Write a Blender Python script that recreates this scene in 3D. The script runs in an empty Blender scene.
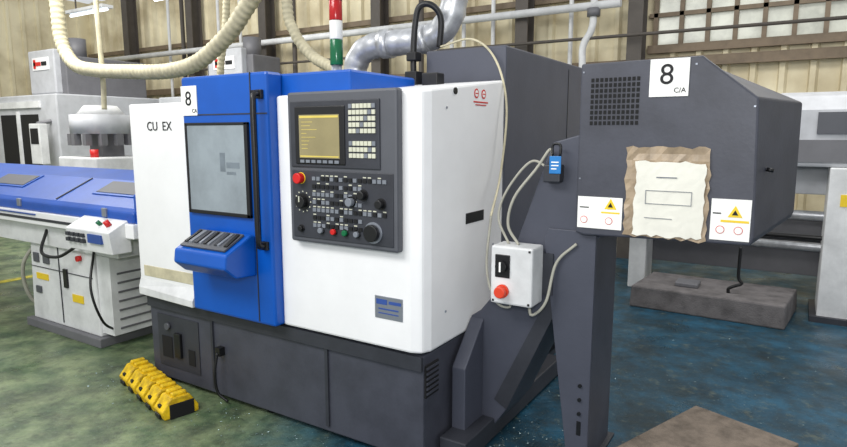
import bpy, bmesh, math, random
from mathutils import Vector, Matrix
random.seed(7)
S=bpy.context.scene
S.view_settings.view_transform='Standard'
COL=S.collection

# ---------------------------------------------------------------- materials
def srgb(c):
    return tuple(((v/255)/12.92 if v/255<=0.04045 else ((v/255+0.055)/1.055)**2.4) for v in c)+(1,)
def mat(name,rgb,rough=.5,metal=0,var=.12,scale=6,bump=.0,emit=0,grime=None):
    m=bpy.data.materials.new(name);m.use_nodes=True
    nt=m.node_tree;b=nt.nodes['Principled BSDF']
    c=srgb(rgb)
    tc=nt.nodes.new('ShaderNodeTexCoord')
    n=nt.nodes.new('ShaderNodeTexNoise');n.inputs['Scale'].default_value=scale;n.inputs['Detail'].default_value=8;n.inputs['Roughness'].default_value=.62
    nt.links.new(tc.outputs['Object'],n.inputs['Vector'])
    r=nt.nodes.new('ShaderNodeValToRGB')
    r.color_ramp.elements[0].position=.32;r.color_ramp.elements[1].position=.6
    lo=tuple(v*(1-var) for v in c[:3]) if grime is None else srgb(grime)[:3]
    r.color_ramp.elements[0].color=(*lo,1);r.color_ramp.elements[1].color=c
    nt.links.new(n.outputs['Fac'],r.inputs['Fac'])
    nt.links.new(r.outputs['Color'],b.inputs['Base Color'])
    b.inputs['Roughness'].default_value=rough;b.inputs['Metallic'].default_value=metal
    if bump:
        bp=nt.nodes.new('ShaderNodeBump');bp.inputs['Strength'].default_value=bump;bp.inputs['Distance'].default_value=.01
        n2=nt.nodes.new('ShaderNodeTexNoise');n2.inputs['Scale'].default_value=scale*12
        nt.links.new(tc.outputs['Object'],n2.inputs['Vector'])
        nt.links.new(n2.outputs['Fac'],bp.inputs['Height']);nt.links.new(bp.outputs['Normal'],b.inputs['Normal'])
    if emit:
        nt.links.new(r.outputs['Color'],b.inputs['Emission Color']);b.inputs['Emission Strength'].default_value=emit
    return m
WHITE=mat('white_paint',(240,240,240),.42,var=.06,scale=3)
WHITE2=mat('offwhite_paint',(224,225,225),.5,var=.22,scale=5)
BLUE=mat('blue_paint',(4,84,180),.35,var=.15,scale=3)
BLUE2=mat('blue_cover_paint',(28,84,178),.35,var=.2,scale=3)
GREY=mat('charcoal_paint',(68,70,80),.5,var=.3,scale=5,bump=.06)
GREY2=mat('dark_charcoal_paint',(52,54,61),.5,var=.3,scale=5,bump=.06)
GREYL=mat('cabinet_paint',(72,75,87),.5,var=.15,scale=4,bump=.05)
PANEL=mat('panel_grey',(82,84,90),.5,var=.1)
BLACK=mat('black_plastic',(18,18,20),.4)
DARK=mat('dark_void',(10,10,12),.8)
STEEL=mat('galvanised_steel',(205,207,210),.38,metal=.6,var=.3,scale=14)
PLATE=mat('aluminium_plate',(150,155,165),.4,metal=.6)
GLASS=mat('polycarbonate_window',(146,156,162),.12,var=.45,scale=1.6)
GHOST=mat('window_mark_grey',(118,128,136),.3,var=.3)
SCREEN=mat('lcd_screen',(138,128,92),.25,var=.15,emit=.2)
SCREEN2=mat('lcd_bar',(205,185,90),.3,emit=.2)
KEY=mat('keycaps',(205,205,185),.5)
KEYD=mat('keycaps_dark',(120,125,133),.5)
KEYB=mat('keycaps_blue',(50,80,150),.5)
RED=mat('red_plastic',(205,30,28),.35)
REDL=mat('red_lens',(175,22,24),.2,emit=.08)
GRNL=mat('green_lens',(14,100,60),.2,emit=.03)
WHTL=mat('white_lens',(225,225,220),.2,emit=.1)
ORANGE=mat('red_orange_knob',(225,70,42),.4)
YELL=mat('yellow_rubber',(245,204,20),.5,var=.2,scale=14,grime=(150,118,20))
YLINE=mat('yellow_floor_paint',(205,190,60),.7,var=.3,scale=10,grime=(120,120,60))
PAPER=mat('paper',(245,245,240),.8,var=.04)
PAPER2=mat('aged_paper',(230,228,216),.8,var=.1,scale=8)
TAPE=mat('brown_tape',(172,152,126),.4,var=.35,scale=16)
CREAMH=mat('cream_hose',(204,196,166),.6,var=.3,scale=9)
CABLE=mat('grey_cable_sheath',(170,168,155),.6,var=.2,scale=9)
CONC=mat('concrete',(112,108,108),.9,var=.45,scale=7,bump=.4)
WOOD=mat('dirty_board',(128,116,104),.9,var=.5,scale=11,bump=.5)
COLM=mat('column_paint',(84,78,72),.6,var=.2)
BEAM=mat('beam_paint',(124,108,88),.6,var=.3)
HAAS=mat('light_grey_machine',(190,192,196),.5,var=.16)
HAASD=mat('mid_grey_machine',(110,110,114),.5,var=.15)
INK=mat('ink',(15,15,20),.7)
BLUET=mat('blue_tag',(30,120,190),.5)
YTAG=mat('yellow_tag',(240,205,40),.5)
CHIP=mat('metal_chips',(150,170,172),.35,metal=.4)

# ---------------------------------------------------------------- mesh helpers
def empty(name,loc=(0,0,0)):
    e=bpy.data.objects.new(name,None);e.location=loc;e.empty_display_size=.1;COL.objects.link(e);return e
def addobj(name,me,m,par=None,bev=0,smooth=False,seg=2):
    o=bpy.data.objects.new(name,me);COL.objects.link(o)
    if m: me.materials.append(m)
    if par:
        o.parent=par;o.matrix_parent_inverse=Matrix.Translation(par.location).inverted()
    if bev:
        md=o.modifiers.new('bev','BEVEL');md.width=bev;md.segments=seg;md.limit_method='ANGLE';md.angle_limit=.6
    if smooth:
        for p in me.polygons:p.use_smooth=True
    return o
def box(name,a,b,m,par=None,bev=0,rot=0):
    bm=bmesh.new();bmesh.ops.create_cube(bm,size=1)
    c=[(a[i]+b[i])/2 for i in range(3)];s=[abs(b[i]-a[i]) for i in range(3)]
    for v in bm.verts:
        v.co=Vector((v.co.x*s[0],v.co.y*s[1],v.co.z*s[2]))
    if rot: bmesh.ops.rotate(bm,verts=bm.verts,matrix=Matrix.Rotation(rot,3,'Z'))
    bmesh.ops.translate(bm,verts=bm.verts,vec=c)
    me=bpy.data.meshes.new(name);bm.to_mesh(me);bm.free()
    return addobj(name,me,m,par,bev)
def boxes(name,lst,m,par=None,bev=0):
    bm=bmesh.new()
    for a,b in lst:
        r=bmesh.ops.create_cube(bm,size=1)
        for v in r['verts']:
            v.co=Vector([(a[i]+b[i])/2+v.co[i]*abs(b[i]-a[i]) for i in range(3)])
    me=bpy.data.meshes.new(name);bm.to_mesh(me);bm.free()
    return addobj(name,me,m,par,bev)
def loft(name,secs,m,par=None,bev=0,seg=2):
    bm=bmesh.new();L=[[bm.verts.new(p) for p in s] for s in secs]
    n=len(secs[0])
    for i in range(len(L)-1):
        for j in range(n):
            bm.faces.new((L[i][j],L[i][(j+1)%n],L[i+1][(j+1)%n],L[i+1][j]))
    bm.faces.new(L[0]);bm.faces.new(list(reversed(L[-1])))
    bmesh.ops.recalc_face_normals(bm,faces=bm.faces)
    me=bpy.data.meshes.new(name);bm.to_mesh(me);bm.free()
    return addobj(name,me,m,par,bev,seg=seg)
def prismy(name,prof,y0,y1,m,par=None,bev=0):
    return loft(name,[[(x,y0,z) for x,z in prof],[(x,y1,z) for x,z in prof]],m,par,bev)
def prismx(name,prof,x0,x1,m,par=None,bev=0):
    return loft(name,[[(x0,y,z) for y,z in prof],[(x1,y,z) for y,z in prof]],m,par,bev)
def cyl(name,p,q,r,m,par=None,r2=None,n=24,bev=0):
    p=Vector(p);q=Vector(q);d=q-p
    bm=bmesh.new();bmesh.ops.create_cone(bm,segments=n,radius1=r,radius2=r if r2 is None else r2,depth=d.length,cap_ends=True)
    M=Matrix.Translation((p+q)/2)@d.to_track_quat('Z','Y').to_matrix().to_4x4()
    bm.transform(M)
    me=bpy.data.meshes.new(name);bm.to_mesh(me);bm.free()
    o=addobj(name,me,m,par,bev)
    for f in me.polygons:
        if len(f.vertices)==4:f.use_smooth=True
    return o
def tube(name,pts,r,m,par=None,ribs=0,n=14,depth=.08):
    P=[Vector(p) for p in pts];P=[P[0]*2-P[1]]+P+[P[-1]*2-P[-2]]
    path=[]
    for i in range(1,len(P)-2):
        for k in range(40):
            t=k/40;a,b,c,d=P[i-1],P[i],P[i+1],P[i+2]
            path.append(.5*((2*b)+(c-a)*t+(2*a-5*b+4*c-d)*t*t+(3*b-a-3*c+d)*t**3))
    path.append(P[-2])
    ds=[0]
    for i in range(1,len(path)):ds.append(ds[-1]+(path[i]-path[i-1]).length)
    step=(ribs/4 if ribs else max(r*.8,.01));N=max(4,int(ds[-1]/step))
    pp=[];j=0
    for i in range(N+1):
        s=ds[-1]*i/N
        while j<len(ds)-2 and ds[j+1]<s:j+=1
        f=(s-ds[j])/max(1e-6,ds[j+1]-ds[j]);pp.append(path[j].lerp(path[j+1],min(1,f)))
    bm=bmesh.new();up=Vector((0.13,.97,.2)).normalized();rings=[]
    for i,c in enumerate(pp):
        t=(pp[min(i+1,N)]-pp[max(i-1,0)]).normalized()
        u=(up-t*up.dot(t)).normalized();up=u;w=t.cross(u)
        rr=r*(1+(depth*math.sin(i*math.pi/2) if ribs else 0))
        rings.append([bm.verts.new(c+(u*math.cos(k*2*math.pi/n)+w*math.sin(k*2*math.pi/n))*rr) for k in range(n)])
    for i in range(N):
        for k in range(n):
            bm.faces.new((rings[i][k],rings[i][(k+1)%n],rings[i+1][(k+1)%n],rings[i+1][k]))
    bm.faces.new(rings[0]);bm.faces.new(rings[-1])
    bmesh.ops.recalc_face_normals(bm,faces=bm.faces)
    me=bpy.data.meshes.new(name);bm.to_mesh(me);bm.free()
    return addobj(name,me,m,par,smooth=True)
def text(name,s,loc,size,m,par,rotz=0,align='LEFT',tilt=0):
    cu=bpy.data.curves.new(name,'FONT');cu.body=s;cu.size=size;cu.extrude=.0006;cu.align_x=align
    o=bpy.data.objects.new(name,cu);cu.materials.append(m);COL.objects.link(o)
    o.rotation_euler=(math.pi/2,tilt,rotz);o.location=loc
    if par:
        o.parent=par;o.matrix_parent_inverse=Matrix.Translation(par.location).inverted()
    return o

# ---------------------------------------------------------------- floor
def floor_mat():
    m=bpy.data.materials.new('painted_concrete_floor');m.use_nodes=True;nt=m.node_tree;N=nt.nodes;Lk=nt.links
    b=N['Principled BSDF'];tc=N.new('ShaderNodeTexCoord')
    def noise(s,d=8,rg=.6):
        n=N.new('ShaderNodeTexNoise');n.inputs['Scale'].default_value=s;n.inputs['Detail'].default_value=d;n.inputs['Roughness'].default_value=rg
        Lk.new(tc.outputs['Object'],n.inputs['Vector']);return n
    def ramp(src,p0,c0,p1,c1):
        r=N.new('ShaderNodeValToRGB');e=r.color_ramp.elements
        e[0].position=p0;e[0].color=c0;e[1].position=p1;e[1].color=c1;Lk.new(src,r.inputs['Fac']);return r
    def mix(f,a,bb):
        x=N.new('ShaderNodeMix');x.data_type='RGBA';Lk.new(f,x.inputs[0]);Lk.new(a,x.inputs[6]);Lk.new(bb,x.inputs[7]);return x.outputs[2]
    def mul(src,k):
        f=N.new('ShaderNodeMath');f.operation='MULTIPLY';f.inputs[1].default_value=k;Lk.new(src,f.inputs[0]);return f.outputs[0]
    def rgb(c):
        d=N.new('ShaderNodeRGB');d.outputs[0].default_value=srgb(c);return d.outputs[0]
    teal=ramp(noise(3.2).outputs['Fac'],.36,srgb((18,52,68)),.64,srgb((34,88,114)))
    green=ramp(noise(4).outputs['Fac'],.36,srgb((72,96,66)),.62,srgb((132,146,108)))
    sep=N.new('ShaderNodeSeparateXYZ');Lk.new(tc.outputs['Object'],sep.inputs[0])
    ad=N.new('ShaderNodeMath');ad.operation='MULTIPLY_ADD';ad.inputs[1].default_value=1.0
    n1=noise(1.3);sub=N.new('ShaderNodeMath');sub.operation='MULTIPLY_ADD';sub.inputs[1].default_value=1.6;sub.inputs[2].default_value=-.8
    Lk.new(n1.outputs['Fac'],sub.inputs[0]);Lk.new(sep.outputs['X'],ad.inputs[0]);Lk.new(sub.outputs[0],ad.inputs[2])
    mr=N.new('ShaderNodeMapRange');mr.inputs['From Min'].default_value=-1.3;mr.inputs['From Max'].default_value=-.5
    Lk.new(ad.outputs[0],mr.inputs['Value'])
    c=mix(mr.outputs[0],green.outputs['Color'],teal.outputs['Color'])
    st=ramp(noise(1.9,12,.72).outputs['Fac'],.45,(0,0,0,1),.6,(1,1,1,1))
    c=mix(mul(st.outputs['Color'],.55),c,rgb((30,40,38)))
    s2=ramp(noise(9,10,.75).outputs['Fac'],.50,(0,0,0,1),.62,(1,1,1,1))
    c=mix(mul(s2.outputs['Color'],.45),c,rgb((38,46,42)))
    s3=ramp(noise(7.3,10,.8).outputs['Fac'],.55,(0,0,0,1),.66,(1,1,1,1))
    c=mix(mul(s3.outputs['Color'],.4),c,rgb((132,134,106)))
    sp=ramp(noise(46,6,.75).outputs['Fac'],.60,(0,0,0,1),.67,(1,1,1,1))
    c=mix(mul(sp.outputs['Color'],.5),c,rgb((140,160,152)))
    Lk.new(c,b.inputs['Base Color'])
    rr=ramp(noise(2.5).outputs['Fac'],.35,(.25,.25,.25,1),.65,(.6,.6,.6,1));Lk.new(rr.outputs['Color'],b.inputs['Roughness'])
    bp=N.new('ShaderNodeBump');bp.inputs['Strength'].default_value=.3;bp.inputs['Distance'].default_value=.01
    Lk.new(noise(25).outputs['Fac'],bp.inputs['Height']);Lk.new(bp.outputs['Normal'],b.inputs['Normal'])
    return m
FLOOR=box('floor',(-14,-6,-.1),(8,7,0),floor_mat())
# object origin is world origin, so object texture space equals metres
fl=empty('floor_marking');box('painted_strip',(-5.95,-5.5,0),(-5.83,5.5,.004),YLINE,fl)
box('painted_strip_cross',(-9.5,-.75,0),(-5.83,-.65,.004),YLINE,fl)

# ---------------------------------------------------------------- walls
def clad_mat():
    m=bpy.data.materials.new('cream_corrugated_cladding');m.use_nodes=True;nt=m.node_tree;N=nt.nodes;Lk=nt.links
    b=N['Principled BSDF'];tc=N.new('ShaderNodeTexCoord')
    n=N.new('ShaderNodeTexNoise');n.inputs['Scale'].default_value=1.5;n.inputs['Detail'].default_value=8;Lk.new(tc.outputs['Object'],n.inputs['Vector'])
    r=N.new('ShaderNodeValToRGB');r.color_ramp.elements[0].position=.35;r.color_ramp.elements[1].position=.62
    r.color_ramp.elements[0].color=srgb((190,176,142));r.color_ramp.elements[1].color=srgb((236,226,194))
    Lk.new(n.outputs['Fac'],r.inputs['Fac']);Lk.new(r.outputs['Color'],b.inputs['Base Color']);b.inputs['Roughness'].default_value=.6
    return m
CLAD=clad_mat()
def corr_wall(name,x0,x1,y,z0,z1,axis='x'):
    pts=[];p=.30;x=x0
    while x<x1-.28:
        pts+= [(x,0),(x+.20,0),(x+.215,.05),(x+.27,.05)];x+=p
    pts.append((x1,0))
    bm=bmesh.new();A=[];B=[]
    for q,d in pts:
        c=(q,y-d) if axis=='x' else (y+d,q)
        A.append(bm.verts.new((c[0],c[1],z0)));B.append(bm.verts.new((c[0],c[1],z1)))
    for i in range(len(A)-1):bm.faces.new((A[i],A[i+1],B[i+1],B[i]))
    me=bpy.data.meshes.new(name);bm.to_mesh(me);bm.free()
    o=addobj(name,me,CLAD)
    md=o.modifiers.new('sol','SOLIDIFY');md.thickness=.02;return o
corr_wall('wall_back',-13,-.3,6,0,4.6)
corr_wall('wall_back.001',-.3,7,6,0,2.66)
corr_wall('wall_back.002',-.3,7,6,3.4,4.6)
corr_wall('wall_left',-5,6,-13,0,4.6,'y')
w=empty('window_1',(0,6,3))
WGL=mat('window_grimy_glass',(196,198,186),.25,emit=.4,var=.4,scale=2.5)
box('glazing',(-.3,6.0,2.66),(6.95,6.02,3.42),WGL,w)
boxes('mullions',[((x-.025,5.93,2.64),(x+.025,6.0,3.44)) for x in [-.27+.3*i for i in range(24)]]+[((-.35,5.9,2.60),(6.95,5.99,2.70)),((-.35,5.93,3.04),(6.95,5.98,3.09)),((-.35,5.93,3.38),(6.95,5.99,3.44))],BEAM,w)
cs=empty('steel_column',(0,5.8,0))
for i,x in enumerate((-11,-8.9,-6.9,-4.4,-1.95,-.45,4.2)):
    boxes(f'i_section_{i}',[((x-.09,5.62,0),(x+.09,5.64,4.6)),((x-.09,5.84,0),(x+.09,5.86,4.6)),((x-.01,5.64,0),(x+.01,5.84,4.6))],COLM,cs)
rl=empty('wall_girt',(0,5.9,2.5))
boxes('girts',[((-12.9,5.86,2.42),(6.9,5.93,2.54)),((-12.9,5.86,3.35),(-.6,5.93,3.43)),((-12.9,5.86,1.2),(6.9,5.93,1.32))],BEAM,rl)
cd=empty('conduit_pipe',(0,5.8,3))
for x in (-2.9,-3.1,-2.43,-1.3,-5.2,-7.6,-9.7,-8.2):
    cyl('riser',(x,5.75,0),(x,5.75,4.5),.03,WHITE2,cd)
for x in (-3.6,-6.2,-9.2): cyl('dark_riser',(x,5.7,0),(x,5.7,4.5),.04,COLM,cd)
cyl('long_run',(-12.8,5.5,3.18),(-.6,5.5,3.18),.05,WHITE2,cd)
cyl('long_run_b',(-12.8,5.5,2.82),(3,5.5,2.78),.02,COLM,cd)
tube('air_drop',[(-.93,5.5,4.5),(-.93,5.5,3.2),(-.95,5.5,2.9),(-1.05,5.5,2.7),(-1.05,5.5,2.4),(-1.05,5.5,1.6)],.045,WHITE2,cd)
cyl('air_drop_valve',(-.93,5.5,3.05),(-.93,5.5,3.15),.08,HAASD,cd)
bx=empty('wall_switchboard',(-4,5.6,2))
box('board_case',(-4.3,5.45,1.5),(-3.75,5.83,2.35),HAASD,bx,.01)
boxes('board_details',[((-4.26,5.44,1.54),(-3.79,5.45,2.31))],HAAS,bx)
box('board_handle',(-3.84,5.42,1.9),(-3.81,5.44,2.0),BLACK,bx)
lt=empty('strip_light_fitting',(-7,4,3.7))
LT=mat('lamp_tube',(235,245,255),.3,emit=3)
for x in (-9.5,-7.0,-4.7):
    box('light_tray',(x-.6,3.9,3.75),(x+.6,4.1,3.8),WHITE2,lt);cyl('light_tube',(x-.58,4.0,3.72),(x+.58,4.0,3.72),.02,LT,lt)
boxes('light_hangers',[((x-.4,3.99,3.8),(x-.38,4.01,4.6)) for x in (-9.5,-7.0,-4.7)],COLM,lt)

# ---------------------------------------------------------------- CNC lathe
M=empty('cnc_lathe')
prismy('base_casting',[(-2.12,.035),(-2.12,.57),(-.02,.57),(-.02,.035)],.03,2.1,GREY,M,.008)
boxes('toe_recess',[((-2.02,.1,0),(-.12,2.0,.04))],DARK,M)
boxes('base_panel_lips',[((-2.12,.012,.5),(-.02,.03,.57)),((-1.52,.018,.07),(-1.50,.03,.5)),((-.62,.018,.07),(-.60,.03,.5))],GREY2,M)
box('base_service_recess',(-2.04,.024,.12),(-1.64,.032,.46),GREY2,M)
boxes('service_openings',[((-2.0,.020,.18),(-1.9,.026,.32)),((-1.74,.020,.17),(-1.68,.026,.27))],DARK,M)
boxes('lubricator_unit',[((-1.86,.005,.2),(-1.80,.024,.36))],BLACK,M,.004)
cyl('pressure_gauge',(-1.93,.024,.39),(-1.93,.006,.39),.022,PANEL,M)
boxes('drain_spout',[((-1.45,-.01,.30),(-1.41,.03,.35))],BLACK,M)
tube('drain_hose',[(-1.43,-.01,.32),(-1.435,-.03,.2),(-1.43,-.02,.08),(-1.38,.01,.02)],.008,BLACK,M)
for x in (-2.0,-1.1,-.2):
    cyl('levelling_foot',(x,.12,0),(x,.12,.05),.05,BLACK,M)
    cyl('levelling_foot_rear',(x,1.9,0),(x,1.9,.05),.05,BLACK,M)
box('base_side_vent',(-.022,.04,.36),(-.012,.16,.52),DARK,M)
boxes('base_side_louvres',[((-.02,.045,.375+i*.025),(-.006,.155,.385+i*.025)) for i in range(6)],GREY,M)
box('rear_body',(-2.1,.75,.57),(-.5,2.1,1.78),GREY2,M,.01)
box('left_cover',(-2.15,-.005,.62),(-1.55,.8,1.78),WHITE,M,.012)
loft('left_ledge',[[(-2.15,-.02,.58),(-2.15,-.02,.63),(-2.15,.0,.70),(-2.15,.3,.70),(-2.15,.3,.58)],[(-1.58,-.05,.58),(-1.58,-.05,.62),(-1.58,0,.70),(-1.58,.3,.70),(-1.58,.3,.58)]],WHITE2,M,.004)
box('ledge_opening',(-2.10,-.008,.705),(-1.6,-.0,.775),CREAMH,M,.003)
text('model_marking','CU  EX',(-1.97,-.008,1.62),.075,INK,M)
def ring(z0f,pts): return [(x,y,z0f(y)) for x,y in pts]
plan=[(-.885,0),(-.07,0),(-.02,.02),(0,.07),(0,.84),(-.885,.84)]
loft('right_cover',[ring(lambda y:.585,plan),ring(lambda y:1.79+.1*max(0,y)/.84,plan)],WHITE,M,.012)
box('side_slot',(-.002,.40,1.15),(.003,.60,1.205),BLACK,M,.003)
for (y,z) in ((.2,.75),(.72,1.0)): cyl('side_bolt',(-.002,y,z),(.004,y,z),.006,PLATE,M,n=12)
cyl('side_bolt_top',(.001,.2,1.72),(.004,.2,1.72),.006,PLATE,M,n=12)
cyl('side_lift_point',(.0,.28,1.80),(.006,.28,1.80),.016,BLACK,M)
for (y,z,mm) in ((.50,1.80,RED),(.58,1.80,RED)):
    cyl('side_sticker_ring',(0,y,z),(.002,y,z),.024,mm,M,n=24)
    cyl('side_sticker_core',(0.001,y,z),(.0028,y,z),.016,PAPER,M,n=24)
    box('side_sticker_bar',(.002,y-.014,z-.003),(.0032,y+.014,z+.003),RED,M)
boxes('side_sticker_print',[((0,.47,1.755),(.002,.63,1.762)),((0,.49,1.742),(.002,.61,1.747))],RED,M)
boxes('door_frame',[((-1.555,-.06,.585),(-.885,.05,1.91))],BLUE,M,.014)
box('door_roof_box',(-1.5,.05,1.6),(-.44,.62,1.905),BLUE,M,.012)
box('door_header_line',(-1.555,-.064,1.70),(-.89,-.058,1.706),GREY2,M)
box('door_split_line',(-1.005,-.064,.6),(-.999,-.058,1.91),GREY2,M)
box('window_gasket',(-1.515,-.070,1.165),(-1.025,-.058,1.655),BLACK,M,.01)
WX0,WX1=-1.52,-1.02
boxes('window_bezel',[((WX0,-.080,1.16),(WX0+.018,-.06,1.66)),((WX1-.025,-.080,1.16),(WX1,-.06,1.66)),((WX0,-.080,1.645),(WX1,-.06,1.66)),((WX0,-.080,1.16),(WX1,-.06,1.18))],BLACK,M,.003)
box('window_glass',(WX0+.018,-.076,1.18),(WX1-.025,-.070,1.645),GLASS,M)
boxes('window_ghost_bars',[((-1.24,-.0770,1.40),(-1.20,-.076,1.5)),((-1.19,-.0770,1.42),(-1.09,-.076,1.45)),((-1.19,-.0770,1.385),(-1.12,-.076,1.40))],GHOST,M)  # flat bars on the pane, a darker grey than the glass
hx=-.93
tube('door_handle',[(hx,-.062,1.80),(hx,-.10,1.795),(hx,-.115,1.74),(hx,-.115,1.4),(hx,-.115,1.08),(hx,-.10,1.03),(hx,-.062,1.025)],.014,BLACK,M)
boxes('handle_mounts',[((hx-.022,-.08,1.775),(hx+.022,-.058,1.82)),((hx-.022,-.08,1.0),(hx+.022,-.058,1.045))],BLACK,M,.004)
boxes('door_latch_strip',[((-.99,-.070,1.0),(-.965,-.058,1.82))],BLACK,M,.003)
prismx('door_tray',[(-.06,.85),(-.06,1.07),(-.09,1.075),(-.26,.99),(-.27,.92),(-.20,.86)],-1.42,-1.01,BLUE,M,.01)
loft('tray_display',[[(-1.39,-.108,1.071),(-1.04,-.108,1.071),(-1.04,-.24,1.005),(-1.39,-.24,1.005)],[(-1.39,-.112,1.079),(-1.04,-.112,1.079),(-1.04,-.244,1.013),(-1.39,-.244,1.013)]],PANEL,M)
for i in range(9):
    xx=-1.375+i*.037;w0=random.uniform(.015,.03);t0=random.uniform(-.01,.01)
    loft('tray_tool',[[(xx,-.125,1.072),(xx+w0,-.125,1.072),(xx+w0+t0,-.22,1.025),(xx+t0,-.22,1.025)],[(xx,-.125,1.08),(xx+w0,-.125,1.08),(xx+w0+t0,-.22,1.033),(xx+t0,-.22,1.033)]],(BLACK,KEYD,GREY2,PLATE)[i%4],M)
box('name_plate',(-.272,-.004,.73),(-.112,0,.84),PLATE,M,.003)
boxes('name_plate_print',[((-.262,-.0055,.80),(-.20,-.004,.825)),((-.19,-.0055,.805),(-.12,-.004,.82)),((-.25,-.0055,.775),(-.135,-.004,.782)),((-.25,-.0055,.755),(-.135,-.004,.76))],KEYB,M)
box('number_paper',(-1.55,-.066,1.70),(-1.42,-.061,1.86),PAPER,M)
text('number_ink','8',(-1.515,-.068,1.755),.11,INK,M)
text('number_small','CA',(-1.46,-.068,1.715),.03,INK,M)
# control panel
box('control_housing',(-.76,-.05,1.065),(-.105,.0,1.80),PANEL,M,.012)
boxes('control_bezels',[((-.735,-.058,1.44),(-.195,-.048,1.755)),((-.735,-.055,1.09),(-.125,-.048,1.425))],GREY2,M,.004)
box('lcd_bezel',(-.70,-.064,1.455),(-.39,-.055,1.73),BLACK,M,.006)
box('lcd_glass',(-.67,-.066,1.485),(-.42,-.063,1.69),SCREEN,M)
boxes('lcd_lines',[((-.665,-.0668,1.675),(-.425,-.066,1.685)),((-.665,-.0668,1.49),(-.425,-.066,1.496))]+[((-.655,-.0668,1.655-i*.018),(-.655+random.uniform(.03,.1),-.066,1.657-i*.018)) for i in range(8)],SCREEN2,M)
boxes('softkeys',[((-.665+i*.036,-.068,1.462),(-.64+i*.036,-.06,1.476)) for i in range(7)],KEYD,M)
ks=[];kd=[]
for r in range(9):
    for c in range(7):
        if r==5: continue
        a=((-.365+c*.022,-.064,1.715-r*.028),(-.347+c*.022,-.056,1.735-r*.028))
        (ks if (r*7+c)%6 else kd).append(a)
boxes('alpha_keys',ks,KEY,M);boxes('function_keys',kd,KEYD,M)
ks=[];kd=[];kl=[]
for r in range(7):
    for c in range(16):
        x=-.60+c*.028;z=1.395-r*.038
        if r in(1,2,3) and (c>8):
            if not(c in(9,10)): continue
        if r>4 and c>10: continue
        (ks if random.random()<.45 else kd).append(((x,-.06,z-.018),(x+.02,-.054,z)))
        if random.random()<.5: kl.append(((x,-.0565,z+.004),(x+.018,-.054,z+.009)))
boxes('machine_keys_light',ks,KEYD,M);boxes('machine_keys_dark',kd,BLACK,M);boxes('machine_key_labels',kl,KEY,M)
def knob(n,x,z,r,m,d=.03,base=True):
    if base: cyl(n+'_ring',(x,-.05,z),(x,-.06,z),r*1.35,BLACK,M)
    cyl(n,(x,-.055,z),(x,-.055-d,z),r,m,M,bev=.003)
cyl('estop_collar',(-.675,-.05,1.385),(-.675,-.058,1.385),.028,YTAG,M)
cyl('estop_button',(-.675,-.055,1.385),(-.675,-.09,1.385),.026,RED,M,bev=.004)
knob('feed_dial',-.665,1.27,.03,BLACK,.03);box('feed_dial_mark',(-.668,-.088,1.27),(-.662,-.084,1.298),KEY,M)
boxes('dial_scale',[((-.665+.05*math.cos(a)-.003,-.058,1.27+.05*math.sin(a)-.003),(-.665+.05*math.cos(a)+.003,-.054,1.27+.05*math.sin(a)+.003)) for a in [i*math.pi/6 for i in range(12)]],KEY,M)
for i,x in enumerate((-.36,-.29,-.19)): knob(f'override_knob_{i}',x,(1.285,1.32,1.285)[i],.02,(KEYD,BLACK,BLACK)[i])
cyl('handwheel_ring',(-.235,-.05,1.15),(-.235,-.062,1.15),.05,PLATE,M)
cyl('handwheel',(-.235,-.06,1.15),(-.235,-.085,1.15),.04,BLACK,M,bev=.004)
for i,x in enumerate((-.68,-.55,-.47,-.40,-.33)): knob(f'push_button_{i}',x,1.135,.014,(BLACK,KEYD,RED,GRNL,KEYD)[i],.018)
box('side_strip',(-.772,-.03,1.08),(-.76,0,1.78),BLACK,M)
# rear electrical cabinet
box('electrical_cabinet',(-.52,.86,.3),(-.005,2.35,2.08),GREYL,M,.01)
box('cabinet_plinth',(-.5,.9,0),(-.02,2.3,.3),GREY2,M)
boxes('cabinet_door_seams',[((-.006,1.9,.35),(-.002,1.906,2.04))],BLACK,M)
box('cabinet_latch',(-.005,1.50,1.2),(.012,1.53,1.32),BLACK,M,.003)
# signal tower
cyl('signal_mount',(-.9,.5,1.88),(-.9,.5,1.99),.03,PLATE,M)
cyl('signal_green',(-.9,.5,1.99),(-.9,.5,2.13),.037,GRNL,M,bev=.003)
cyl('signal_white',(-.9,.5,2.132),(-.9,.5,2.235),.037,WHTL,M,bev=.003)
cyl('signal_red',(-.9,.5,2.237),(-.9,.5,2.345),.037,REDL,M,bev=.003)
cyl('signal_cap',(-.9,.5,2.345),(-.9,.5,2.365),.038,BLACK,M)
cyl('signal_base',(-.9,.5,1.86),(-.9,.5,1.895),.055,BLACK,M)
tube('black_air_line',[(-.56,.8,1.85),(-.57,.8,2.0),(-.56,.8,2.2),(-.53,.8,2.32),(-.46,.82,2.33),(-.42,.86,2.26),(-.44,.88,2.10)],.018,BLACK,M)
boxes('air_fitting',[((-.60,.75,1.88),(-.52,.83,1.96)),((-.595,.76,2.02),(-.53,.83,2.07)),((-.40,.62,1.86),(-.3,.7,1.93)),((-.75,.55,1.8),(-.62,.7,1.88))],BLACK,M,.006)
tube('yellow_cable',[(-.42,.86,2.1),(-.2,.83,2.12),(-.05,.82,2.0),(.03,.8,1.75),(.05,.7,1.4),(.13,.42,1.2)],.006,CREAMH,M)

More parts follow.
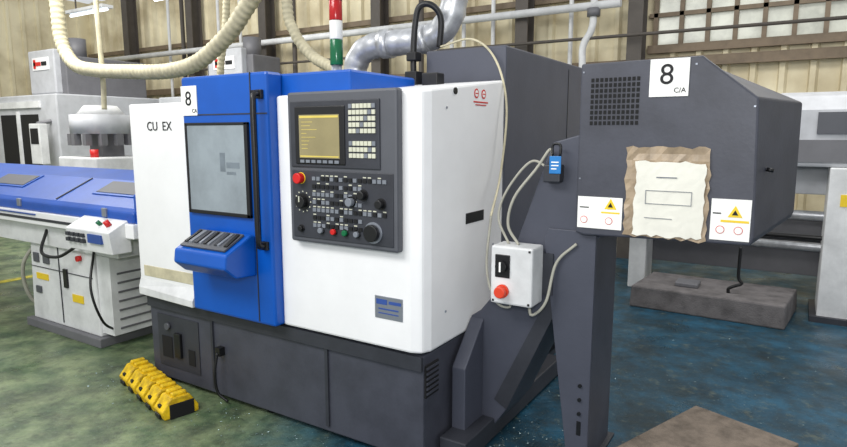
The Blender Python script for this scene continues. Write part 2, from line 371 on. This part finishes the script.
# ducts
D=empty('extraction_duct',(-1.2,1,2))
tube('flexible_duct',[(-1.15,1.0,1.78),(-1.16,1.0,1.95),(-1.15,1.0,2.06),(-1.08,1.0,2.14),(-.96,1.0,2.17),(-.8,1.0,2.17),(-.6,1.0,2.175),(-.47,1.0,2.24),(-.41,1.0,2.38),(-.40,1.0,2.65),(-.40,1.0,3.2),(-.4,1.0,4.5)],.080,STEEL,D,ribs=.09,n=20,depth=.03)
cyl('duct_collar',(-.93,1.0,2.17),(-.86,1.0,2.17),.092,STEEL,D)
cyl('duct_collar_2',(-.40,1.0,2.43),(-.40,1.0,2.50),.094,STEEL,D)
cyl('duct_collar_3',(-.62,1.0,2.172),(-.58,1.0,2.18),.092,STEEL,D)
cyl('duct_flange',(-1.15,1.0,1.78),(-1.15,1.0,1.84),.10,STEEL,D)
H=empty('flexible_hose',(-6,2,3))
tube('corrugated_hose',[(-6.75,2,4.4),(-6.70,2,3.2),(-6.66,2,2.75),(-6.40,2,2.46),(-5.9,2,2.36),(-5.24,2,2.31),(-4.6,2,2.28),(-4.1,2,2.33),(-3.7,2,2.50),(-3.35,2,2.75),(-3.0,2,3.2),(-2.8,2,4.4)],.080,CREAMH,H,ribs=.07,n=16,depth=.07)
tube('corrugated_hose_b',[(-2.85,2.1,4.4),(-2.84,2.1,2.9),(-2.75,2.1,2.55),(-2.55,2.1,2.33),(-2.3,2.05,2.21),(-2.05,2,2.12),(-1.8,1.9,1.95),(-1.7,1.7,1.75)],.05,CREAMH,H,ribs=.05,n=16,depth=.08)
tube('corrugated_hose_c',[(-4.1,2.5,4.4),(-4.15,2.5,3.0),(-4.3,2.5,2.3),(-4.35,2.5,1.5)],.04,CREAMH,H,ribs=.05,n=12,depth=.08)
tube('drop_pipe',[(-6.0,2.1,4.4),(-6.0,2.1,3.2),(-5.98,2.1,2.3),(-6.0,2.1,1.9)],.03,CREAMH,H)

# ---------------------------------------------------------------- chip conveyor
C=empty('chip_conveyor')
prof=[(.005,.03),(.12,.05),(.22,.2),(.57,1.0),(.66,1.15),(.70,1.30),(.70,1.50),(.56,1.60),(.42,1.56),(.17,.84),(.06,.70),(.005,.66)]
prismy('conveyor_body',prof,.46,.80,GREYL,C,.006)
prismy('conveyor_side_flange',[(.15,.24),(.22,.2),(.57,1.0),(.66,1.2),(.65,1.28),(.53,1.05)],.45,.46,GREY2,C)
boxes('conveyor_tank',[((.005,.14,0.02),(.15,1.5,.13))],GREY2,C,.006)
prismx('hopper_shroud',[(.26,.12),(.26,.45),(.46,.66),(.46,.12)],.005,.08,GREYL,C,.006)
prismy('support_leg',[(.40,1.10),(.55,.0),(.645,.0),(.645,1.16),(.42,1.16)],.44,.46,GREYL,C,.003)
prismy('support_leg_rear',[(.46,1.10),(.57,.0),(.645,.0),(.645,1.16),(.46,1.16)],.80,.82,GREY,C,.003)
box('leg_web',(.63,.46,0),(.645,.80,1.15),GREY,C)
for z in(.35,.42,.28): cyl('leg_bolt',(.60,.441,z),(.60,.43,z),.009,BLACK,C,n=8)
box('leg_slot',(.59,.437,.17),(.61,.441,.24),BLACK,C)
boxes('leg_foot',[((.52,.40,0),(.67,.86,.015))],GREY2,C,.003)
def hs(y,xr,xr2,zb,zt): return [(.56,y,1.16),(.60,y,1.15),(xr-.01,y,zb),(xr,y,zb+.03),(xr2,y,zt),(1.045,y,1.905),(.56,y,1.90)]
loft('discharge_housing',[hs(.40,1.27,1.25,1.165,1.735),hs(1.02,1.395,1.39,1.215,1.74)],GREY,C,.008)
nx=11;nz=9
x0,x1,z0,z1=.605,.815,1.635,1.84
boxes('vent_holes',[((x0+i*(x1-x0)/nx+.003,.397,z0+j*(z1-z0)/nz+.003),(x0+(i+1)*(x1-x0)/nx-.004,.402,z0+(j+1)*(z1-z0)/nz-.004)) for i in range(nx) for j in range(nz)],DARK,C)
box('number_paper',(.85,.394,1.75),(1.0,.399,1.90),PAPER,C)
text('number_ink','8',(.887,.392,1.80),.115,INK,C)
text('number_small','C/A',(.945,.392,1.765),.028,INK,C)
def crumple(name,x0,x1,z0,z1,y,amp,m):
    bm=bmesh.new();n=14;g=[[bm.verts.new((x0+(x1-x0)*i/n+random.uniform(-1,1)*(.006 if i in(0,n) else 0),y-random.uniform(0,amp),z0+(z1-z0)*j/n+random.uniform(-1,1)*(.006 if j in(0,n) else 0))) for j in range(n+1)] for i in range(n+1)]
    for i in range(n):
        for j in range(n):bm.faces.new((g[i][j],g[i+1][j],g[i+1][j+1],g[i][j+1]))
    me=bpy.data.meshes.new(name);bm.to_mesh(me);bm.free();return addobj(name,me,m,C)
crumple('notice_tape',.775,1.10,1.165,1.545,.397,.010,TAPE)
crumple('notice_paper',.815,1.085,1.175,1.485,.385,.0015,PAPER2)
boxes('notice_print',[((.90,.380,1.42),(.98,.3835,1.424)),((.86,.380,1.365),(1.04,.3835,1.367)),((.86,.380,1.31),(1.04,.3835,1.312)),((.86,.380,1.312),(.862,.3835,1.365)),((1.038,.380,1.312),(1.04,.3835,1.365)),((.86,.380,1.25),(.97,.3835,1.252))],KEYD,C)
boxes('warning_labels',[((.57,.395,1.185),(.765,.3995,1.325)),((1.113,.395,1.18),(1.255,.3995,1.345))],PAPER,C)
def tri(name,x,z,s,m,y): prismy(name,[(x-s,z-s*.8),(x+s,z-s*.8),(x,z+s)],y-.002,y,m,C)
for x in (.715,1.2): tri('warning_triangle',x,1.295,.026,YTAG,.3945);tri('warning_triangle_mark',x,1.292,.011,INK,.392)
for x in (.60,.71,1.15,1.215):
    cyl('prohibition_ring',(x,.396,1.222),(x,.393,1.222),.016,RED,C);cyl('prohibition_core',(x,.396,1.222),(x,.392,1.222),.0135,PAPER,C)
boxes('label_print',[((.675,.3935,1.255),(.755,.395,1.262)),((1.15,.3935,1.253),(1.25,.395,1.262))],YTAG,C)
boxes('label_text',[((.58,.3935,1.275),(.62,.395,1.28)),((1.12,.3935,1.285),(1.15,.395,1.29))],INK,C)
boxes('housing_screws',[((1.235,.397,1.70),(1.242,.401,1.707)),((.57,.397,1.86),(.577,.401,1.867)),((.57,.397,1.40),(.577,.401,1.407)),((1.02,.397,1.87),(1.027,.401,1.877))],PLATE,C)
cyl('side_knob',(1.29,.52,1.46),(1.315,.52,1.455),.008,BLACK,C)
box('isolator_box',(.19,.30,.80),(.40,.44,1.08),WHITE2,C,.01)
box('isolator_bracket',(.22,.43,.84),(.45,.47,1.04),GREY2,C)
box('isolator_plate',(.215,.293,.93),(.29,.30,1.04),BLACK,C,.003)
cyl('isolator_dial',(.252,.293,.985),(.252,.27,.985),.026,BLACK,C);box('isolator_dial_mark',(.248,.266,.962),(.256,.272,1.008),PAPER,C)
cyl('red_button_ring',(.255,.30,.865),(.255,.285,.865),.032,ORANGE,C)
cyl('red_button',(.255,.285,.865),(.255,.255,.865),.028,ORANGE,C,bev=.005)
boxes('box_screws',[((.2,.297,.81),(.21,.30,.82)),((.38,.297,.81),(.39,.30,.82)),((.38,.297,1.06),(.39,.30,1.07))],BLACK,C)
tube('grey_cable_a',[(.30,.37,1.08),(.24,.38,1.17),(.26,.4,1.30),(.36,.42,1.44),(.42,.43,1.53),(.43,.44,1.49)],.007,CABLE,C)
tube('grey_cable_b',[(.25,.37,1.08),(.19,.38,1.2),(.22,.4,1.33),(.33,.42,1.47),(.42,.43,1.44)],.006,CABLE,C)
tube('grey_cable_c',[(.36,.37,.80),(.38,.36,.75),(.44,.38,.82),(.47,.42,1.0),(.56,.43,1.1)],.007,CABLE,C)
tube('grey_cable_d',[(.27,.37,.80),(.26,.36,.77),(.20,.34,.80),(.14,.36,.95),(.13,.42,1.2)],.006,CABLE,C)
box('cable_gland_block',(.40,.40,1.38),(.48,.46,1.46),GREY2,C,.006)
box('isolation_tag',(.43,.395,1.42),(.485,.40,1.50),BLUET,C,.003)
boxes('tag_print',[((.44,.393,1.47),(.475,.396,1.475)),((.44,.393,1.455),(.475,.396,1.46)),((.44,.393,1.44),(.465,.396,1.445))],PAPER,C)
tube('tag_shackle',[(.44,.41,1.5),(.44,.41,1.55),(.475,.41,1.55),(.475,.41,1.5)],.006,BLACK,C)

# ---------------------------------------------------------------- bar feeder (left)
B=empty('bar_feeder')
X0,X1=-7.4,-2.35
prismx('magazine_cover',[(.10,1.07),(.13,1.10),(.44,1.25),(.75,1.30),(.85,1.28),(.85,1.0),(.10,1.0)],X0,X1,BLUE2,B,.012)
def slope(name,x0,x1,u0,u1,off,m):
    a=Vector((0,.14,1.107));b=Vector((0,.43,1.247));n=Vector((0,-.435,.9))
    p=a.lerp(b,u0);q=a.lerp(b,u1)
    pts=[(x0,p.y,p.z),(x1,p.y,p.z),(x1,q.y,q.z),(x0,q.y,q.z)]
    loft(name,[[tuple(Vector(t)) for t in pts],[tuple(Vector(t)+n*off) for t in pts]],m,B)
for i,x in enumerate((-3.05,-4.7,-6.4)): slope('inspection_window_frame',x-.03,x+.58,.35,.97,.006,BLUE);slope('inspection_window',x,x+.55,.42,.9,.01,PANEL)
slope('cover_seam',-3.4,-3.385,0,1,.006,GREY2)
for x in (-2.7,-3.9,-5.2): boxes('cover_catch',[((x,.085,1.03),(x+.05,.102,1.09))],PLATE,B,.003)
box('white_channel',(X0,.08,.90),(X1+.02,.85,1.0),WHITE,B,.006)
box('feed_slot',(X0,.074,.935),(X1-.1,.082,.955),GREY2,B)
box('feed_ruler',(X0,.069,.975),(-3.6,.08,.985),KEYB,B)
box('lower_beam',(X0,.15,.72),(X1-.3,.8,.90),WHITE2,B,.006)
box('blue_end_nose',(X1-.02,.12,.98),(-2.17,.7,1.2),BLUE2,B,.01)
loft('pedestal',[[(-4.0,.18,.07),(-3.0,.18,.07),(-3.0,.72,.07),(-4.0,.72,.07)],[(-3.95,.18,.75),(-3.05,.18,.75),(-3.05,.72,.75),(-3.95,.72,.75)]],WHITE2,B,.01)
box('pedestal_foot',(-4.05,.14,0),(-2.95,.76,.07),HAASD,B,.006)
boxes('pedestal_seams',[((-3.52,.172,.1),(-3.515,.18,.72)),((-3.95,.172,.52),(-3.05,.178,.525))],GREY2,B)
boxes('pedestal_rack',[((-3.02,.2,.1),(-2.85,.7,.7))],WHITE2,B)
boxes('pedestal_rack_slots',[((-2.85,.25,.14+i*.07),(-2.845,.65,.155+i*.07)) for i in range(7)],HAASD,B)
box('pedestal_latch',(-3.45,.165,.4),(-3.40,.18,.55),BLACK,B)
boxes('round_indicators',[((-3.9,.165,.56),(-3.82,.178,.64)),((-3.75,.165,.56),(-3.66,.178,.64)),((-3.9,.165,.30),(-3.82,.178,.36))],PANEL,B,.01)
boxes('pedestal_stickers',[((-3.35,.172,.30),(-3.2,.179,.36)),((-3.88,.172,.42),(-3.7,.179,.47))],YTAG,B)
prismx('operator_box',[(-.02,.80),(-.04,.95),(.12,1.03),(.12,.80)],-2.95,-2.42,WHITE2,B,.006)
boxes('operator_keys',[((-2.93+i*.06,-.052,.86+j*.04),(-2.89+i*.06,-.03,.885+j*.04)) for i in range(4) for j in range(2)],GREY2,B)
boxes('operator_display',[((-2.66,-.048,.87),(-2.5,-.03,.93))],KEYB,B)
cyl('operator_estop',(-2.52,.03,.985),(-2.53,.01,1.02),.02,RED,B)
cyl('operator_button',(-2.62,.03,.985),(-2.63,.01,1.01),.015,GRNL,B)
cyl('pedestal_red_lamp',(-3.2,.18,.66),(-3.2,.15,.66),.022,RED,B)
tube('feeder_cable',[(-2.95,.15,.75),(-2.85,.05,.5),(-2.82,.1,.25),(-2.9,.25,.12)],.009,BLACK,B)
tube('feeder_hose',[(-3.6,.15,.85),(-3.5,.05,.7),(-3.3,.06,.68),(-3.15,.1,.75),(-3.0,.12,.84)],.012,BLACK,B)
tube('feeder_hose_b',[(-4.0,.3,.75),(-4.15,.2,.5),(-4.2,.25,.2),(-4.15,.4,.03)],.015,CABLE,B)
box('far_support',(-7.2,.2,0),(-6.6,.75,.72),WHITE2,B,.01)

# ---------------------------------------------------------------- yellow segmented hose ramp
Y=empty('yellow_hose_ramp',(-1.9,-.1,0))
n=5
for i in range(n):
    t=i/(n-1);cx=-2.15+t*.60;cy=-.05-t*.16;a=-.31+random.uniform(-.1,.1)
    def place(o):
        o.rotation_euler=(0,0,a);o.location=(cx,cy,0);o.parent=Y;o.matrix_parent_inverse=Matrix.Translation(Y.location).inverted()
    def rb(nm,a0,b0,m,bev=.008): place(box(nm,a0,b0,m,None,bev))
    place(prismx(f'ramp_segment_{i}',[(-.10,.0),(-.115,.05),(-.06,.12),(.05,.12),(.10,.04),(.10,.0)],-.064,.060,YELL,None,.008))
    rb(f'ramp_top_pad_{i}',(-.050,-.045,.115),(-.015,.04,.14),YELL)
    rb(f'ramp_top_pad_b_{i}',(.01,-.045,.115),(.045,.04,.14),YELL)
    rb(f'ramp_slot_{i}',(-.035,-.1185,.008),(.03,-.09,.034),BLACK,.004)
    rb(f'ramp_gap_{i}',(.058,-.07,.0),(.068,.07,.085),DARK,.002)
    rb(f'ramp_hole_{i}',(-.02,-.106,.06),(.015,-.085,.08),BLACK,.003)

# ---------------------------------------------------------------- right side floor items
P=empty('timber_board',(1.1,.9,0))
def pl(o):
    o.rotation_euler=(0,0,-.36);o.location=(1.10,.84,0);o.parent=P;o.matrix_parent_inverse=Matrix.Translation(P.location).inverted()
pl(box('board_deck',(-.27,-.44,.035),(.27,.44,.06),WOOD,None,.006))
for k in (-.28,0,.28): pl(box('board_batten',(-.26,k-.05,0),(.26,k+.05,.036),WOOD,None,.004))
K=empty('concrete_plinth',(.8,3.7,0))
loft('slab',[[(.14,3.42,0),(1.40,3.36,0),(1.48,4.1,0),(.2,4.15,0)],[(.15,3.43,.2),(1.39,3.37,.2),(1.47,4.09,.2),(.21,4.14,.2)]],CONC,K,.015)
tube('lifting_hook',[(.95,3.6,.2),(.95,3.6,.24),(1.0,3.6,.27),(1.05,3.6,.3),(1.02,3.6,.36),(1.02,3.6,.62)],.014,BLACK,K)
box('hook_block',(.5,3.6,.2),(.7,3.8,.24),HAASD,K,.01)

G=empty('bar_feed_magazine',(2,4.2,0))
XA,XB=-.1,4.2
prismx('tube_body',[(3.86,1.32),(3.86,1.80),(3.93,1.92),(4.1,1.96),(4.35,1.92),(4.4,1.80),(4.4,1.32)],1.2,XB,HAAS,G,.02)
box('tube_dark_band',(1.25,3.845,1.36),(XB,3.86,1.55),HAASD,G)
box('tube_panel',(1.5,3.84,1.6),(2.3,3.86,1.78),PANEL,G)
for i,x in enumerate((1.62,3.4)):
    box(f'white_post_{i}',(x,3.8,0.04),(x+.34,4.35,1.32),WHITE2,G,.01)
    box(f'post_foot_{i}',(x-.05,3.75,0),(x+.39,4.4,.05),GREY2,G)
    box(f'post_label_{i}',(x+.09,3.795,1.0),(x+.2,3.80,1.1),YTAG,G)
cyl('rail_upper',(XA,4.25,.86),(XB,4.25,.86),.045,STEEL,G)
cyl('rail_lower',(XA,4.2,.58),(XB,4.2,.58),.04,STEEL,G)
cyl('rail_thin',(XA,4.1,.68),(XB,4.1,.68),.02,BLACK,G)
box('rail_channel',(XA,4.4,.62),(XB,4.5,.80),HAASD,G,.005)
box('rail_backing',(XA,4.5,.25),(XB,4.55,.62),HAASD,G,.005)
box('rail_leg',(-.05,4.15,0),(.12,4.5,.95),WHITE2,G,.01)
box('upper_channel',(XA,4.3,1.05),(1.7,4.5,1.3),HAAS,G,.01)

# ---------------------------------------------------------------- machining centres in the background
def vmc(name,x0,x1,y0,y1,h):
    V=empty(name,((x0+x1)/2,y0,0))
    hb=2.2
    box('enclosure',(x0,y0,.12),(x1,y1,hb),HAAS,V,.02)
    box('plinth',(x0+.05,y0+.05,0),(x1-.05,y1-.05,.12),HAASD,V)
    xm=(x0+x1)/2
    box('column',(xm-.55,y0+.5,hb),(xm+.55,y1-.1,h-.1),HAASD,V,.02)
    box('column_fascia',(xm-.4,y0+.4,hb+.05),(xm+.4,y0+.52,h),HAAS,V,.02)
    box('door_glass_left',(xm-.6,y0-.012,1.05),(xm-.05,y0,1.9),DARK,V,.01)
    box('door_glass_right',(xm+.05,y0-.012,1.05),(xm+.6,y0,1.9),DARK,V,.01)
    boxes('door_rails',[((xm-.7,y0-.03,2.0),(xm+.7,y0,2.1)),((xm-.02,y0-.04,.9),(xm+.02,y0,1.95))],WHITE2,V)
    box('logo_plate',(xm-.25,y0+.385,h-.32),(xm+.25,y0+.4,h-.12),WHITE,V)
    boxes('logo_mark',[((xm-.2,y0+.375,h-.25),(xm+.02,y0+.386,h-.19)),((xm-.2,y0+.375,h-.29),(xm-.14,y0+.386,h-.15))],RED,V)
    boxes('logo_text_bars',[((xm+.05,y0+.375,h-.25),(xm+.2,y0+.386,h-.19))],INK,V)
    box('pendant',(x1-.35,y0-.25,1.15),(x1-.05,y0-.13,1.75),WHITE2,V,.01)
    box('pendant_screen',(x1-.31,y0-.256,1.45),(x1-.09,y0-.25,1.68),DARK,V)
    cyl('pendant_arm',(x1-.2,y0-.2,1.75),(x1-.2,y0+.3,1.85),.03,HAASD,V)
    cyl('motor',(xm,y0+1,h-.1),(xm,y0+1,h+.25),.15,HAASD,V)
    return V
vmc('machining_centre',-10.4,-8.1,2.6,4.6,2.95)
vmc('machining_centre',-7.8,-5.4,4.1,5.3,2.95)
T=empty('tool_changer_stand',(-6.6,2.2,0))
box('stand_base',(-7.0,2.0,0),(-6.1,2.8,1.3),WHITE2,T,.02)
cyl('carousel',(-6.6,2.4,1.6),(-6.6,2.4,1.85),.38,HAAS,T)
cyl('carousel_cap',(-6.6,2.4,1.85),(-6.6,2.4,1.97),.3,WHITE2,T,r2=.2)
boxes('carousel_tools',[((-6.6+.36*math.cos(a)-.04,2.4+.36*math.sin(a)-.04,1.45),(-6.6+.36*math.cos(a)+.04,2.4+.36*math.sin(a)+.04,1.6)) for a in [k*math.pi/6 for k in range(12)]],HAASD,T)
box('stand_neck',(-6.75,2.3,1.3),(-6.45,2.6,1.6),HAASD,T)
cyl('warning_lamp',(-6.3,2.1,1.3),(-6.3,2.1,1.4),.05,RED,T)
boxes('stand_detail',[((-6.9,1.98,.3),(-6.55,2.0,.8)),((-6.5,1.98,.3),(-6.2,2.0,.8)),((-6.9,1.98,.95),(-6.2,2.0,1.15))],HAASD,T)
BB=empty('blue_parts_bin',(-5.3,1.5,0))
boxes('bin_walls',[((-5.9,1.3,.08),(-5.87,1.9,.6)),((-4.73,1.3,.08),(-4.7,1.9,.6)),((-5.9,1.3,.08),(-4.7,1.33,.6)),((-5.9,1.87,.08),(-4.7,1.9,.6)),((-5.9,1.3,.06),(-4.7,1.9,.1))],BLUE2,BB,.008)
boxes('bin_skids',[((-5.85,1.35,0),(-5.7,1.85,.06)),((-4.9,1.35,0),(-4.75,1.85,.06))],BLACK,BB)

# chips lying on the floor
bm=bmesh.new()
for i in range(1300):
    k=random.random()
    if k<.55: x=random.gauss(.15,.22);y=random.gauss(.15,.4)
    elif k<.8: x=random.uniform(-2.6,.6);y=random.gauss(-.12,.12)
    else: x=random.uniform(-1,2.5);y=random.uniform(0,3)
    if -2.1<x<-.02 and y>.03: continue
    s=random.uniform(.002,.006);a=random.random()*6.28
    z=.002
    vs=[bm.verts.new((x+math.cos(a+t)*s*w,y+math.sin(a+t)*s*w,z+random.random()*.006)) for t,w in((0,1.5),(1.6,.5),(3.1,1.5),(4.7,.5))]
    bm.faces.new(vs)
me=bpy.data.meshes.new('metal_swarf');bm.to_mesh(me);bm.free();sw=addobj('metal_swarf',me,CHIP);sw.parent=FLOOR

# ---------------------------------------------------------------- lights
W=bpy.data.worlds.new('w');S.world=W;W.use_nodes=True
W.node_tree.nodes['Background'].inputs[0].default_value=(.94,.97,1,1);W.node_tree.nodes['Background'].inputs[1].default_value=.72
def area(name,loc,tgt,sx,sy,e,col=(1,1,1)):
    l=bpy.data.lights.new(name,'AREA');l.shape='RECTANGLE';l.size=sx;l.size_y=sy;l.energy=e;l.color=col
    o=bpy.data.objects.new(name,l);COL.objects.link(o);o.location=loc
    o.rotation_euler=(Vector(tgt)-Vector(loc)).to_track_quat('-Z','Y').to_euler();return o
area('ceiling_lamp',(-1.5,-3.2,4.2),(-.7,.2,1),3,1.2,160,(1,.99,.97))
area('ceiling_lamp.001',(1.5,2.8,4.4),(1.2,3.2,0),2.5,1,90,(1,.98,.95))
area('ceiling_lamp.002',(-6.5,1,4.4),(-6.8,3.2,1.4),4,1.5,230,(1,.98,.93))
area('camera_flash',(1.5,-2.5,2.0),(0,.3,1.1),.4,.3,40)

# ---------------------------------------------------------------- camera
th=math.radians(8.5);a=math.radians(32)
F=Vector((-math.sin(a)*math.cos(th),math.cos(a)*math.cos(th),-math.sin(th)))
R=Vector((math.cos(a),math.sin(a),0));U=R.cross(F)
cam=bpy.data.cameras.new('camera');co=bpy.data.objects.new('camera',cam);COL.objects.link(co)
mw=Matrix((R,U,-F)).transposed().to_4x4();mw.translation=Vector((1.40,-2.24,1.6));co.matrix_world=mw
cam.sensor_width=36;cam.lens=25.5;cam.clip_start=.05
S.camera=co
